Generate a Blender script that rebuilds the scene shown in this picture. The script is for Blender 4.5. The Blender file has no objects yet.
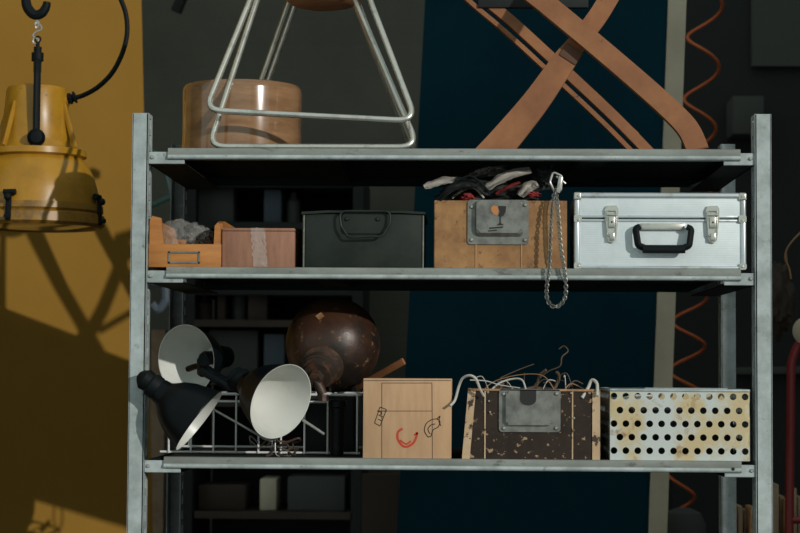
import bpy, bmesh, math, random
from mathutils import Vector as V, Matrix, noise
random.seed(7)
PI = math.pi
SC = bpy.context.scene
COL = SC.collection
# ------------------------------------------------------------------ camera
FPX = 1889.0
YAW = math.atan(65/FPX); PIT = math.atan(104/FPX); ROLL = 0.0064
CAM = V((0, -3.42, 1.30))
Fv = V((-math.sin(YAW)*math.cos(PIT), math.cos(YAW)*math.cos(PIT), math.sin(PIT)))
R0 = V((math.cos(YAW), math.sin(YAW), 0)); U0 = R0.cross(Fv)
Rv = R0*math.cos(ROLL) + U0*math.sin(ROLL)
Uv = U0*math.cos(ROLL) - R0*math.sin(ROLL)
cd = bpy.data.cameras.new('camera'); cam = bpy.data.objects.new('camera', cd); COL.objects.link(cam)
cd.lens = FPX/800*36; cd.sensor_width = 36; cd.clip_start = .05
cam.matrix_world = Matrix(((Rv.x, Uv.x, -Fv.x, CAM.x), (Rv.y, Uv.y, -Fv.y, CAM.y), (Rv.z, Uv.z, -Fv.z, CAM.z), (0, 0, 0, 1)))
cd.dof.use_dof = True; cd.dof.focus_distance = 3.5; cd.dof.aperture_fstop = 6.3
SC.camera = cam
def W(px, py, Y):                       # where the sight line of a pixel meets the upright plane y = Y
    d = Fv + Rv*((px-400)/FPX) - Uv*((py-266.5)/FPX)
    return CAM + d*((Y-CAM.y)/d.y)
def mm(Y): return (Y+3.42)/FPX          # metres a pixel spans at depth Y
# ------------------------------------------------------------------ materials
def mat(name, col, rough=.6, metal=0, col2=None, scale=8, lo=.45, hi=.6, detail=6, stretch=(1,1,1), bump=0, bscale=60,
        col3=None, scale3=20, lo3=.6, hi3=.66, coat=0, trans=0, alpha=1, rvar=0, spec=.5):
    m = bpy.data.materials.new(name); m.use_nodes = True
    nt = m.node_tree; b = nt.nodes['Principled BSDF']
    b.inputs['Base Color'].default_value = (*col, 1); b.inputs['Roughness'].default_value = rough
    b.inputs['Metallic'].default_value = metal; b.inputs['Coat Weight'].default_value = coat
    b.inputs['Transmission Weight'].default_value = trans; b.inputs['Alpha'].default_value = alpha
    b.inputs['Specular IOR Level'].default_value = spec
    tc = nt.nodes.new('ShaderNodeTexCoord'); mp = nt.nodes.new('ShaderNodeMapping')
    mp.inputs['Scale'].default_value = stretch; nt.links.new(tc.outputs['Object'], mp.inputs['Vector'])
    def nz(s, d=detail):
        n = nt.nodes.new('ShaderNodeTexNoise'); n.inputs['Scale'].default_value = s; n.inputs['Detail'].default_value = d
        n.inputs['Roughness'].default_value = .65
        nt.links.new(mp.outputs[0], n.inputs['Vector']); return n
    out = None
    def layer(prev, c, s, l, h):
        n = nz(s); r = nt.nodes.new('ShaderNodeMapRange'); r.inputs[1].default_value = l; r.inputs[2].default_value = h
        nt.links.new(n.outputs[0], r.inputs[0])
        x = nt.nodes.new('ShaderNodeMix'); x.data_type = 'RGBA'
        nt.links.new(r.outputs[0], x.inputs[0])
        if prev is None: x.inputs[6].default_value = (*col, 1)
        else: nt.links.new(prev, x.inputs[6])
        x.inputs[7].default_value = (*c, 1)
        return x.outputs[2]
    if col2: out = layer(None, col2, scale, lo, hi)
    if col3: out = layer(out, col3, scale3, lo3, hi3)
    if out: nt.links.new(out, b.inputs['Base Color'])
    if rvar:
        n = nz(14); r = nt.nodes.new('ShaderNodeMapRange'); r.inputs[1].default_value = .3; r.inputs[2].default_value = .7
        r.inputs[3].default_value = max(.05, rough-rvar); r.inputs[4].default_value = min(1, rough+rvar)
        nt.links.new(n.outputs[0], r.inputs[0]); nt.links.new(r.outputs[0], b.inputs['Roughness'])
    if bump:
        n = nz(bscale, 4); bp = nt.nodes.new('ShaderNodeBump'); bp.inputs['Strength'].default_value = bump
        bp.inputs['Distance'].default_value = .002
        nt.links.new(n.outputs[0], bp.inputs['Height']); nt.links.new(bp.outputs[0], b.inputs['Normal'])
    return m
M = {}
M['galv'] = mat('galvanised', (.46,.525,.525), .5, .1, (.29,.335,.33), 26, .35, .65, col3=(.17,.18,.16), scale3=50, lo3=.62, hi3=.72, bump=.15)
M['galv_dark'] = mat('galvanised_shaded', (.16,.18,.17), .6, .1, (.11,.12,.115), 25, .4, .6, col3=(.35,.36,.33), scale3=60, lo3=.62, hi3=.66)  # darker copy of the galvanised steel, with shade put into its colour
M['lip'] = mat('dirty_galvanised_lip', (.27,.295,.275), .55, .1, (.18,.195,.175), 22, .35, .65, col3=(.13,.13,.11), scale3=50, lo3=.6, hi3=.68, stretch=(.4,1,1))
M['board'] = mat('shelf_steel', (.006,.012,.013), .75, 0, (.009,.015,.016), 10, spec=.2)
M['black'] = mat('black_enamel', (.004,.006,.007), .35, 0, (.01,.012,.011), 30, .6, .7, spec=.12)
M['blackmat'] = mat('black_rubber', (.004,.007,.008), .6, spec=.15)
M['white_enamel'] = mat('white_enamel', (.64,.65,.61), .35, 0, (.56,.57,.52), 12, .5, .7)
M['yellow_wall'] = mat('yellow_paint', (.245,.132,.022), .85, 0, (.222,.117,.018), 3, .35, .65, bump=.1, spec=.15)
M['yellow_lamp'] = mat('yellow_lamp_paint', (.38,.19,.012), .33, 0, (.30,.145,.01), 14, .45, .65, col3=(.1,.06,.02), scale3=40, lo3=.68, hi3=.72)
M['yellow_rim'] = mat('worn_yellow_rim', (.28,.14,.015), .4, 0, (.17,.09,.02), 25, .5, .6)
M['chrome'] = mat('chrome', (.66,.66,.6), .27, .75, (.5,.5,.45), 40, .5, .65)
M['steel'] = mat('bright_steel', (.5,.5,.47), .35, .6, (.35,.34,.3), 60, .5, .65)
M['wood_orange'] = mat('orange_wood', (.42,.2,.09), .55, 0, (.3,.13,.055), 9, .35, .65, stretch=(1,1,6), bump=.1)
M['wood_stool'] = mat('worn_beech', (.33,.135,.05), .65, 0, (.21,.078,.028), 14, .35, .7, col3=(.12,.055,.03), scale3=50, lo3=.66, hi3=.72, bump=.12)
M['wood_end'] = mat('end_grain', (.12,.06,.035), .8)
M['tray'] = mat('honey_wood', (.52,.215,.05), .6, 0, (.36,.135,.03), 10, .35, .65, stretch=(1,1,7), bump=.1)
M['pinkwood'] = mat('pink_brown_wood', (.34,.17,.105), .7, 0, (.25,.115,.07), 12, .35, .65, stretch=(7,1,1), bump=.1)
M['drum'] = mat('film_wrapped_wood', (.30,.165,.08), .16, 0, (.2,.105,.05), 7, .4, .6, stretch=(1,1,5), coat=.8)
M['blackcase'] = mat('black_painted_tin', (.010,.015,.012), .5, 0, (.017,.023,.018), 18, .4, .6, rvar=.1, spec=.3)
M['edge_worn'] = mat('worn_tin_edge', (.08,.09,.07), .5, .4, (.2,.19,.13), 60, .5, .65)
M['brownfibre'] = mat('tan_fibreboard', (.38,.20,.075), .7, 0, (.24,.115,.042), 22, .38, .62, col3=(.13,.065,.03), scale3=60, lo3=.59, hi3=.68, bump=.2)
M['tan_edge'] = mat('tan_edge', (.42,.24,.11), .65, 0, (.25,.12,.05), 30)
M['plate'] = mat('dull_zinc_plate', (.24,.25,.225), .38, .35, (.13,.13,.12), 35, .4, .65, rvar=.1)
M['alu'] = mat('ribbed_aluminium', (.70,.78,.80), .5, .1, (.64,.72,.74), 20, .4, .6)
M['alu_frame'] = mat('alu_trim', (.62,.68,.7), .3, .6, (.48,.5,.49), 25, .55, .65)
M['card'] = mat('cardboard', (.54,.34,.195), .9, 0, (.48,.295,.165), 9, .4, .6, stretch=(6,1,1))
M['ink'] = mat('black_ink', (.02,.02,.018), .8)
M['redink'] = mat('red_paint', (.5,.05,.02), .7)
M['orangeink'] = mat('orange_sticker', (.5,.2,.06), .7)
M['crease'] = mat('dark_crease', (.13,.085,.05), .9)
M['worn'] = mat('peeled_dark_brown_fibre', (.024,.015,.011), .5, 0, (.035,.022,.016), 20, .4, .6, col3=(.36,.24,.14), scale3=95, lo3=.61, hi3=.63, spec=.25, bump=.2)
M['cream_fibre'] = mat('cream_fibre_edge', (.56,.41,.26), .7, 0, (.48,.33,.19), 20, .4, .6, col3=(.05,.03,.02), scale3=42, lo3=.60, hi3=.62)
M['perf'] = mat('stained_zinc', (.54,.59,.57), .5, .1, (.56,.46,.26), 8, .47, .57, col3=(.3,.17,.07), scale3=30, lo3=.6, hi3=.72)
M['rust'] = mat('rusty_iron', (.06,.025,.013), .4, .1, (.013,.01,.008), 9, .4, .6, col3=(.22,.13,.07), scale3=45, lo3=.6, hi3=.68, bump=.35, rvar=.1)
M['rust2'] = mat('rusty_fitting', (.045,.032,.024), .55, .2, (.12,.055,.03), 40, .5, .6, bump=.3)
M['white_wire'] = mat('white_coated_wire', (.7,.72,.7), .4, 0, (.55,.55,.5), 40, .6, .7)
M['teal'] = mat('teal_paint', (.0004,.032,.050), .7, 0, (.0004,.024,.038), 2, .4, .6, spec=.08)
M['cream'] = mat('cream_paint', (.56,.50,.38), .7, 0, (.47,.42,.31), 6, .4, .6)
M['cord'] = mat('orange_cord', (.6,.13,.03), .5)
M['red_tube'] = mat('red_tube', (.22,.015,.018), .4)
M['copper'] = mat('copper_wire', (.28,.15,.07), .5)
M['paper'] = mat('stacked_wood', (.32,.23,.15), .8, 0, (.24,.16,.1), 14)
M['white_cloth'] = mat('white_cloth', (.62,.58,.52), .9, 0, (.5,.46,.4), 20, bump=.2)
M['black_cloth'] = mat('black_cloth', (.012,.016,.015), .7, 0, (.03,.035,.032), 20)
M['red_cloth'] = mat('red_cloth', (.3,.03,.03), .8)
M['grey_cloth'] = mat('grey_cloth', (.1,.1,.09), .9, 0, (.2,.19,.17), 10)
M['darkgreen'] = mat('dark_green_paint', (.01,.035,.03), .5)
M['floor'] = mat('concrete', (.09,.085,.075), .85, 0, (.07,.065,.06), 5)
M['plain'] = mat('plaster', (.3,.29,.26), .9)
M['twig'] = mat('bark', (.10,.065,.04), .8)
M['cable_white'] = mat('old_white_cable', (.5,.48,.43), .6)
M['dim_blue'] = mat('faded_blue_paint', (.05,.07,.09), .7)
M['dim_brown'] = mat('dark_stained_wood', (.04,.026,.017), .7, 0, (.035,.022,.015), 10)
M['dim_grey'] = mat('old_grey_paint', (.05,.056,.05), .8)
M['dark'] = mat('near_black', (.008,.012,.011), .8)  # plain near-black; on the right-hand backdrop it stands for the room's darkness
M['glass_dark'] = mat('dark_lens', (.01,.012,.01), .1)
# thin clear film
def film(name, a, tint=(.8,.8,.76)):
    m = mat(name, tint, .12, 0, alpha=a); return m
M['film'] = film('clear_film', .13)
M['tape'] = film('clear_tape', .22)
# brick under grey paint for the far wall
def wallmat():
    m = mat('grey_painted_brick', (.115,.112,.088), .9, 0, (.08,.079,.062), 1.6, .35, .65)
    nt = m.node_tree; b = nt.nodes['Principled BSDF']
    tc = nt.nodes.new('ShaderNodeTexCoord'); mp = nt.nodes.new('ShaderNodeMapping'); mp.inputs['Rotation'].default_value = (PI/2, 0, 0)
    br = nt.nodes.new('ShaderNodeTexBrick'); br.inputs['Scale'].default_value = 3.2; br.inputs['Mortar Size'].default_value = .03
    nt.links.new(tc.outputs['Object'], mp.inputs['Vector']); nt.links.new(mp.outputs[0], br.inputs['Vector'])
    bp = nt.nodes.new('ShaderNodeBump'); bp.invert = True; bp.inputs['Strength'].default_value = .25; bp.inputs['Distance'].default_value = .01
    nt.links.new(br.outputs['Fac'], bp.inputs['Height']); nt.links.new(bp.outputs[0], b.inputs['Normal'])
    return m
M['brick'] = wallmat()
# fine horizontal ribs for the aluminium case
def ribmat():
    m = M['alu']; nt = m.node_tree; b = nt.nodes['Principled BSDF']
    tc = nt.nodes.new('ShaderNodeTexCoord'); w = nt.nodes.new('ShaderNodeTexWave'); w.bands_direction = 'Z'
    w.inputs['Scale'].default_value = 75; w.inputs['Distortion'].default_value = 0
    nt.links.new(tc.outputs['Object'], w.inputs['Vector'])
    bp = nt.nodes.new('ShaderNodeBump'); bp.inputs['Strength'].default_value = .15; bp.inputs['Distance'].default_value = .0006
    nt.links.new(w.outputs[1], bp.inputs['Height']); nt.links.new(bp.outputs[0], b.inputs['Normal'])
ribmat()
# ------------------------------------------------------------------ mesh helpers
def BM(): return bmesh.new()
def box(bm, a, b, bev=0, seg=2, mtx=None):
    a, b = V(a), V(b)
    r = bmesh.ops.create_cube(bm, size=1)
    vs = r['verts']; c = (a+b)/2; s = b-a
    for v in vs: v.co = V((v.co.x*abs(s.x), v.co.y*abs(s.y), v.co.z*abs(s.z))) + c
    if bev:
        es = list({e for v in vs for e in v.link_edges})
        r = bmesh.ops.bevel(bm, geom=es, offset=bev, segments=seg, affect='EDGES', profile=.5)
        vs = list({v for f in r['faces'] for v in f.verts} | {v for v in vs if v.is_valid})
    if mtx is not None:
        for v in vs: v.co = mtx @ v.co
    return vs
def rail(p, q, w, t, bm, up=V((0,-1,0)), bev=.002):     # rectangular bar from p to q, w across, t along 'up'
    p, q = V(p), V(q); d = (q-p); L = d.length; d.normalize()
    s = d.cross(up).normalized(); u = s.cross(d).normalized()
    m = Matrix(((d.x, s.x, u.x, p.x), (d.y, s.y, u.y, p.y), (d.z, s.z, u.z, p.z), (0,0,0,1)))
    return box(bm, (0,-w/2,-t/2), (L,w/2,t/2), bev, 2, m)
def frame(axis):
    z = V(axis).normalized(); t = V((0,0,1)) if abs(z.z) < .9 else V((1,0,0))
    x = t.cross(z).normalized(); y = z.cross(x); return x, y, z
def lathe(bm, prof, org, axis=(0,0,1), seg=48, closed=False):
    x, y, z = frame(axis); org = V(org); rings = []
    for r, h in prof:
        if r < 1e-6: rings.append([bm.verts.new(org+z*h)])
        else: rings.append([bm.verts.new(org+z*h+x*(r*math.cos(2*PI*i/seg))+y*(r*math.sin(2*PI*i/seg))) for i in range(seg)])
    n = len(rings)
    for k in range(n if closed else n-1):
        a, b = rings[k], rings[(k+1) % n]
        for i in range(seg):
            j = (i+1) % seg
            if len(a) == 1 and len(b) == 1: continue
            if len(a) == 1: bm.faces.new((a[0], b[j], b[i]))
            elif len(b) == 1: bm.faces.new((a[i], a[j], b[0]))
            else: bm.faces.new((a[i], a[j], b[j], b[i]))
def cyl(bm, p, q, r, seg=20, r2=None):
    p, q = V(p), V(q); L = (q-p).length; r2 = r if r2 is None else r2
    lathe(bm, [(0,0),(r,0),(r2,L),(0,L)], p, q-p, seg)
def ball(bm, c, r, seg=20):
    lathe(bm, [(r*math.sin(PI*i/12) if 0 < i < 12 else 0, -r*math.cos(PI*i/12)) for i in range(13)], c, (0,0,1), seg)
def smooth_path(pts, n=8, closed=False):
    pts = [V(p) for p in pts]; N = len(pts); out = []
    for i in range(N if closed else N-1):
        g = lambda k: pts[k % N] if closed else pts[max(0, min(N-1, k))]
        a, b, c, d = g(i-1), g(i), g(i+1), g(i+2)
        for k in range(n):
            t = k/n
            out.append(.5*((2*b)+(c-a)*t+(2*a-5*b+4*c-d)*t*t+(3*b-a-3*c+d)*t**3))
    if not closed: out.append(pts[-1])
    return out
def round_path(pts, rad, n=7, closed=False):            # straight runs with rounded corners
    pts = [V(p) for p in pts]; N = len(pts); out = []
    for i in range(N):
        if not closed and i in (0, N-1): out.append(pts[i]); continue
        a, b, c = pts[i-1], pts[i], pts[(i+1) % N]
        u = (a-b).normalized(); w = (c-b).normalized(); ang = u.angle(w)
        d = min(rad/math.tan(ang/2), (a-b).length*.49, (c-b).length*.49)
        p, q = b+u*d, b+w*d
        for k in range(n+1):
            t = k/n; out.append((p*(1-t)+b*t)*(1-t)+(b*(1-t)+q*t)*t)
    return out
def tube(bm, pts, r, seg=10, closed=False, flat=1):
    pts = [V(p) for p in pts]; N = len(pts); rings = []
    t0 = (pts[1]-pts[0]).normalized(); nrm = t0.orthogonal().normalized()
    rr = r if hasattr(r, '__len__') else [r]*N
    for i in range(N):
        if closed: t = (pts[(i+1) % N]-pts[i-1]).normalized()
        else: t = (pts[min(N-1,i+1)]-pts[max(0,i-1)]).normalized()
        nrm = (nrm - t*nrm.dot(t)).normalized(); bn = t.cross(nrm)
        rings.append([bm.verts.new(pts[i]+nrm*(rr[i]*math.cos(2*PI*k/seg))+bn*(rr[i]*flat*math.sin(2*PI*k/seg))) for k in range(seg)])
    for i in range(N if closed else N-1):
        a, b = rings[i], rings[(i+1) % N]
        for k in range(seg): bm.faces.new((a[k], a[(k+1)%seg], b[(k+1)%seg], b[k]))
    if not closed:
        bm.faces.new(rings[0][::-1]); bm.faces.new(rings[-1])
def prism(bm, poly, a, b, plane='xz'):                   # polygon in xz extruded along y from a to b (or 'yz' along x, 'xy' along z)
    f = {'xz': lambda p, t: V((p[0], t, p[1])), 'yz': lambda p, t: V((t, p[0], p[1])), 'xy': lambda p, t: V((p[0], p[1], t))}[plane]
    A = [bm.verts.new(f(p, a)) for p in poly]; B = [bm.verts.new(f(p, b)) for p in poly]; n = len(poly)
    bm.faces.new(A); bm.faces.new(B[::-1])
    for i in range(n): bm.faces.new((A[i], B[i], B[(i+1)%n], A[(i+1)%n]))
def rrect(x0, z0, x1, z1, r, n=5):
    out = []
    for cx, cz, a0 in ((x1-r,z0+r,-PI/2),(x1-r,z1-r,0),(x0+r,z1-r,PI/2),(x0+r,z0+r,PI)):
        for k in range(n+1):
            a = a0+PI/2*k/n; out.append((cx+r*math.cos(a), cz+r*math.sin(a)))
    return out
def link(name, bm, m, parent=None, loc=None, sharp=35, flat=False):
    bmesh.ops.recalc_face_normals(bm, faces=bm.faces)
    if parent is not None: off = V(parent['_w'])
    else: off = V(loc) if loc is not None else V((0,0,0))
    for v in bm.verts: v.co -= off
    me = bpy.data.meshes.new(name); bm.to_mesh(me); bm.free()
    me.materials.append(M[m] if isinstance(m, str) else m)
    if not flat:
        me.polygons.foreach_set('use_smooth', [True]*len(me.polygons)); me.set_sharp_from_angle(angle=math.radians(sharp))
    o = bpy.data.objects.new(name, me); COL.objects.link(o)
    o['_w'] = tuple(off)
    if parent is not None: o.parent = parent
    else: o.location = off
    return o
def thing(name, label, cat, loc, group=None):
    o = bpy.data.objects.new(name, None); COL.objects.link(o); o.location = loc; o.empty_display_size = .05
    o['_w'] = tuple(loc); o['label'] = label; o['category'] = cat
    if group: o['group'] = group
    return o
def single(name, bm, m, label, cat, loc, group=None, **k):
    o = link(name, bm, m, None, loc, **k); o['label'] = label; o['category'] = cat
    if group: o['group'] = group
    return o
def struct(name, bm, m, loc=(0,0,0)):
    o = link(name, bm, m, None, loc); o['kind'] = 'structure'; return o
def screw(bm, p, r=.004, h=.003):
    lathe(bm, [(0,-h),(r*.6,-h),(r,-h*.3),(r,h*.5),(0,h*.5)], p, (0,1,0), 12)
def crumple(bm, c, s, seed, amp=.45, sub=4, fr=2.2, rot=0):
    r = bmesh.ops.create_icosphere(bm, subdivisions=sub, radius=1)
    m = Matrix.Rotation(rot, 3, 'Y')
    for v in r['verts']:
        p = v.co.copy(); q = p*fr+V((seed*3.1, seed*1.7, seed))
        d = 1+amp*(noise.noise(q)+.6*(abs(noise.noise(q*2.1))*2-.5)+.3*noise.noise(q*4.3))
        p = m @ V((p.x*d*s[0], p.y*d*s[1], p.z*d*s[2])); v.co = p+V(c)
# ------------------------------------------------------------------ the setting
CZ = 1.30
bm = BM(); box(bm, (-4,-6.5,-.1), (2.6,3.0,0)); struct('floor', bm, 'floor')
bm = BM(); box(bm, (-4,2.6,0), (2.6,2.7,4.6)); struct('wall_back', bm, 'brick')
# yellow wall turned 45 degrees towards the camera, its right edge slightly out of plumb
a = W(141.5, 0, 1.5); b = W(153, 533, 1.5)
k = (b.x-a.x)/(b.z-a.z)
ex = lambda z: a.x+k*(z-a.z)
bm = BM(); s = math.sqrt(.5); rows = []
for z in (0, 4.6):
    e = V((ex(z), 1.5, z)); f = V((-2.6, 1.5-(ex(0)+2.6), z)); nb = V((-s, s, 0))*.08
    rows.append([bm.verts.new(p) for p in (e, f, f+nb, e+nb)])
for i in range(4): bm.faces.new((rows[0][i], rows[0][(i+1)%4], rows[1][(i+1)%4], rows[1][i]))
bm.faces.new(rows[0][::-1]); bm.faces.new(rows[1]); struct('wall_left', bm, 'yellow_wall')
# right wall with the window the sun comes through
XW = 2.3; wy1 = -(XW-.95)*1.1; wy0 = wy1-2.4
bm = BM()
box(bm, (XW,-6.5,0), (XW+.12,wy0,4.6)); box(bm, (XW,wy1,0), (XW+.12,2.7,4.6))
box(bm, (XW,wy0,0), (XW+.12,wy1,.7)); box(bm, (XW,wy0,4.2), (XW+.12,wy1,4.6)); struct('wall_right', bm, 'plain')
bm = BM()
box(bm, (XW-.01,wy0,.7), (XW+.06,wy1,.74)); box(bm, (XW-.01,wy0,4.16), (XW+.06,wy1,4.2))
box(bm, (XW-.01,wy0,.74), (XW+.06,wy0+.04,4.16)); box(bm, (XW-.01,wy1-.005,.74), (XW+.06,wy1,4.16)); struct('window_1', bm, 'cream')
# ------------------------------------------------------------------ shelving unit
ZT = W(465,149,0).z; ZM = W(465,268.5,0).z; ZL = W(465,459.5,0).z
XL = W(137,370,0).x; XR = W(764,370,0).x
DEP = .5; XI0 = W(166,300,0).x; XI1 = W(741,300,0).x
unit = thing('shelving_unit', 'grey galvanised steel shelving unit with three loaded shelves and slotted corner posts', 'shelving unit', (0,.25,0))
PTOP = W(465,113.5,0).z
def post(xc, y0, sgn, front):
    bm = BM(); w = .0295; d = .045
    x0, x1 = xc-w/2, xc+w/2
    yf, yb = (y0, y0+d) if front else (y0-d, y0)
    ya, yc = (yf, yf+.003) if front else (yf, yb)
    fl = yf if (front or sgn < 0) else yb-.003; box(bm, (x0,fl,0), (x1,fl+.003,PTOP), .0008, 1)
    xi = x1 if sgn > 0 else x0                     # inner face
    xa, xb = (xi-.003, xi) if sgn > 0 else (xi, xi+.003)
    box(bm, (xa,yf,0), (xb,yf+.014,PTOP)); box(bm, (xa,yb-.014,0), (xb,yb,PTOP))
    z = .02
    while z < PTOP: box(bm, (xa,yf+.014,z), (xb,yb-.014,min(z+.012,PTOP))); z += .03
    # outer flange
    xo = x0 if sgn > 0 else x1-.002
    box(bm, (xo,yf,0), (xo+.002,yb,PTOP))
    return bm
for xc, sg in ((XL,1),(XR,-1)):
    link('post', post(xc, 0, sg, True), 'galv', unit, flat=True)
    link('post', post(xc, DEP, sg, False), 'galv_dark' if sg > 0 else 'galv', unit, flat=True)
TH = W(465,149,0).z-W(465,160,0).z
for zi, z in enumerate((ZT, ZM, ZL)):
    prof = []
    bm = BM()
    # board: top skin, rolled front lip, rear lip, folded ends
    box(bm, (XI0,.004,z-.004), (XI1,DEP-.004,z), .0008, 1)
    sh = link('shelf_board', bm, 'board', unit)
    for y0, y1 in ((-.002,.016),(DEP-.016,DEP)):
        bm = BM(); prism(bm, [(y0+.002,z-TH+.003),(y0+.004,z-TH),(y1,z-TH),(y1,z),(y0+.006,z+.0012),(y0+.002,z),(y0+.0012,z-.004)], XI0, XI1, 'yz')
        link('front_lip' if y0 < .1 else 'rear_lip', bm, 'lip' if y0 < .1 else 'board', sh)  # rear lip takes the near-black board colour to hold the shade there
        if y0 < .1:
            bm = BM(); tube(bm, [(XI0,y0+.0035,z-TH+.0045),(XI1,y0+.0035,z-TH+.0045)], .0045, 12); link('rolled_bead', bm, 'galv', sh)
    for x in (XI0+(XI1-XI0)*.27, XI0+(XI1-XI0)*.75):
        bm = BM(); prism(bm, [(x-.03,z-.0041),(x-.025,z-.014),(x+.025,z-.014),(x+.03,z-.0041)], .016, DEP-.016)
        link('stiffener', bm, 'board', sh)
    for xc, xi in ((XL,XI0),(XR,XI1)):
        s_ = 1 if xc < 0 else -1
        x0 = xc+s_*.0149; x1 = xi+s_*.03
        bm = BM()
        if s_ > 0: box(bm, (x0,.004,z-TH-.008), (x1,.007,z-.006), .001, 1); bm2 = BM(); box(bm2, (x0,.0071,z-TH-.008), (x0+.003,DEP-.004,z-.006))
        else: box(bm, (x1,.004,z-TH-.008), (x0,.007,z-.006), .001, 1); bm2 = BM(); box(bm2, (x0-.003,.0071,z-TH-.008), (x0,DEP-.004,z-.006))
        box(bm2, (min(x0,x1),.007,z-TH-.008), (max(x0,x1),DEP-.004,z-TH-.006))
        br = link('end_bracket', bm, 'galv', unit); link('side_rail', bm2, 'board', br)  # side rail is near-black, underside shade put into its colour
        bm = BM(); screw(bm, (xc+s_*.022, .003, z-.016), .0035); link('bolt', bm, 'steel', br)
bm = BM(); screw(bm, (W(733,464,0).x, -.003, ZL-.013), .003, .002); link('bolt', bm, 'ink', unit)
# ------------------------------------------------------------------ yellow lamp on its hook
YL = .62; q = mm(YL)
lc = W(36,150,YL); lx = lc.x
zz = lambda py: W(36,py,YL).z
lamp = thing('pendant_lamp', 'yellow industrial pendant lamp hanging in front of the yellow wall', 'lamp', (lx,YL,zz(230)))
bm = BM()
P = [(0,88),(24,87.2),(29,88.5),(30.5,92),(33,118),(36,141),(38,147)]
lathe(bm, [(r*q, zz(y)) for r, y in P]+[(42*q,zz(150))], (lx,YL,0), (0,0,1), 64)
lathe(bm, [(42*q,zz(150)),(50*q,zz(151)),(51*q,zz(157)),(47*q,zz(159)),(53*q,zz(166)),(59*q,zz(178)),(63*q,zz(192)),(65*q,zz(208)),(64*q,zz(208)),(60*q,zz(185)),(44*q,zz(160)),(36*q,zz(148)),(0,zz(130))], (lx,YL,0), (0,0,1), 64)
body = link('housing', bm, 'yellow_lamp', lamp)
for a_ in (-.35, 1.3, 2.9, 4.2):
    d = V((math.cos(a_), math.sin(a_), 0)); bm = BM()
    rail(V((lx,YL,zz(105)))+d*31*q, V((lx,YL,zz(150)))+d*46*q, .005, .012, bm, up=d); link('cooling_fin', bm, 'yellow_lamp', body)
bm = BM(); lathe(bm, [(65*q,zz(206)),(68*q,zz(206)),(68.5*q,zz(212)),(66.5*q,zz(214)),(69.5*q,zz(216)),(70*q,zz(225)),(66*q,zz(228)),(62*q,zz(227)),(62*q,zz(210))], (lx,YL,0), (0,0,1), 72, True)
rim = link('rim', bm, 'yellow_rim', lamp)
bm = BM(); lathe(bm, [(0,zz(226)),(40*q,zz(227.5)),(62.5*q,zz(224.5)),(62.5*q,zz(222)),(0,zz(222))], (lx,YL,0), (0,0,1), 64)
link('lens', bm, 'glass_dark', lamp)
for an in (-1.72, -.2, 1.2, 2.8):
    bm = BM(); d = V((math.cos(an), math.sin(an), 0)); t = V((-d.y, d.x, 0)); c = V((lx,YL,0))
    rail(c+d*69*q+V((0,0,zz(200))), c+d*70.5*q+V((0,0,zz(226))), .012, .007, bm, up=d)
    cyl(bm, c+d*67*q+t*-.013+V((0,0,zz(198))), c+d*67*q+t*.013+V((0,0,zz(198))), .006)
    ball(bm, c+d*72*q+V((0,0,zz(203))), .008); cyl(bm, c+d*70*q+V((0,0,zz(222))), c+d*76*q+V((0,0,zz(222))), .005)
    link('clamp', bm, 'blackmat', lamp)
# yoke: U of flat bar, arms in front and behind
bm = BM(); ya_ = 36*q+.012; yd_ = (V((CAM.x,CAM.y,0))-V((lx,YL,0))).normalized(); L0 = V((lx,YL,0))
yk = round_path([L0+yd_*ya_+V((0,0,zz(146))),L0+yd_*(ya_-.005)+V((0,0,zz(76))),L0+V((0,0,zz(60))),L0-yd_*(ya_-.005)+V((0,0,zz(76))),L0-yd_*ya_+V((0,0,zz(146)))], .03)
tube(bm, yk, .0085, 8, flat=.75); yoke = link('yoke', bm, 'blackmat', lamp)
for sg in (-1,1):
    bm = BM(); lathe(bm, [(0,-.014),(.012,-.013),(.019,-.006),(.019,.004),(.012,.01),(.012,.03),(0,.03)], L0-yd_*sg*(ya_+.006)+V((0,0,zz(143))), yd_*sg, 24); link('pivot_knob', bm, 'black', yoke)
bm = BM(); cyl(bm, (lx,YL,zz(72)), (lx,YL,zz(47)), .0085); lathe(bm, [(0,0),(.013,.002),(.013,.02),(0,.022)], (lx,YL,zz(62)), (0,0,1), 20); cyl(bm, (lx,YL,zz(47)), (lx,YL,zz(42)), .004)
tube(bm, [V((lx,YL,zz(42)))+V((math.sin(t)*.006, 0, .006-math.cos(t)*.006)) for t in [2*PI*i/20 for i in range(20)]], .002, 8, True)
link('swivel', bm, 'blackmat', yoke)
bm = BM(); p = W(66,100,YL); cyl(bm, p, W(76,97,YL), .009); cyl(bm, W(69,99,YL), W(71.5,98.3,YL), .013, 6); cyl(bm, W(74,97.5,YL), W(75.5,97,YL), .014, 6); link('cable_gland', bm, 'blackmat', lamp)
bm = BM(); cyl(bm, W(57,102,YL), W(68,100,YL), .014); cyl(bm, W(60,106,YL), W(64,116,YL), .008); link('cable_inlet', bm, 'yellow_lamp', lamp)
bm = BM(); tube(bm, smooth_path([W(x,y,YL) for x, y in ((74,98),(84,95),(98,87),(112,73),(122,54),(127,34),(126,15),(121,0),(112,-18),(92,-50),(70,-110),(56,-220),(50,-900))], 8), .0054, 10); link('cable', bm, 'blackmat', lamp)
bm = BM(); tube(bm, smooth_path([W(x,y,YL) for x, y in ((34,38),(33,42),(36,44),(38.5,40),(33,36),(36,32),(41,30),(41,26),(38,23),(35,25))], 8), .0019, 8)
single('s_hook', bm, 'steel', 'small bent steel S-shaped hook between black hook and yellow lamp', 'hook', W(36,44,YL))
bm = BM()
pts = [W(31,-900,YL)]+smooth_path([W(x,y,YL) for x, y in ((30,-25),(27,-10),(26,2),(29,10),(35,15),(42,13),(46,7),(47,2))], 6)
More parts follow.
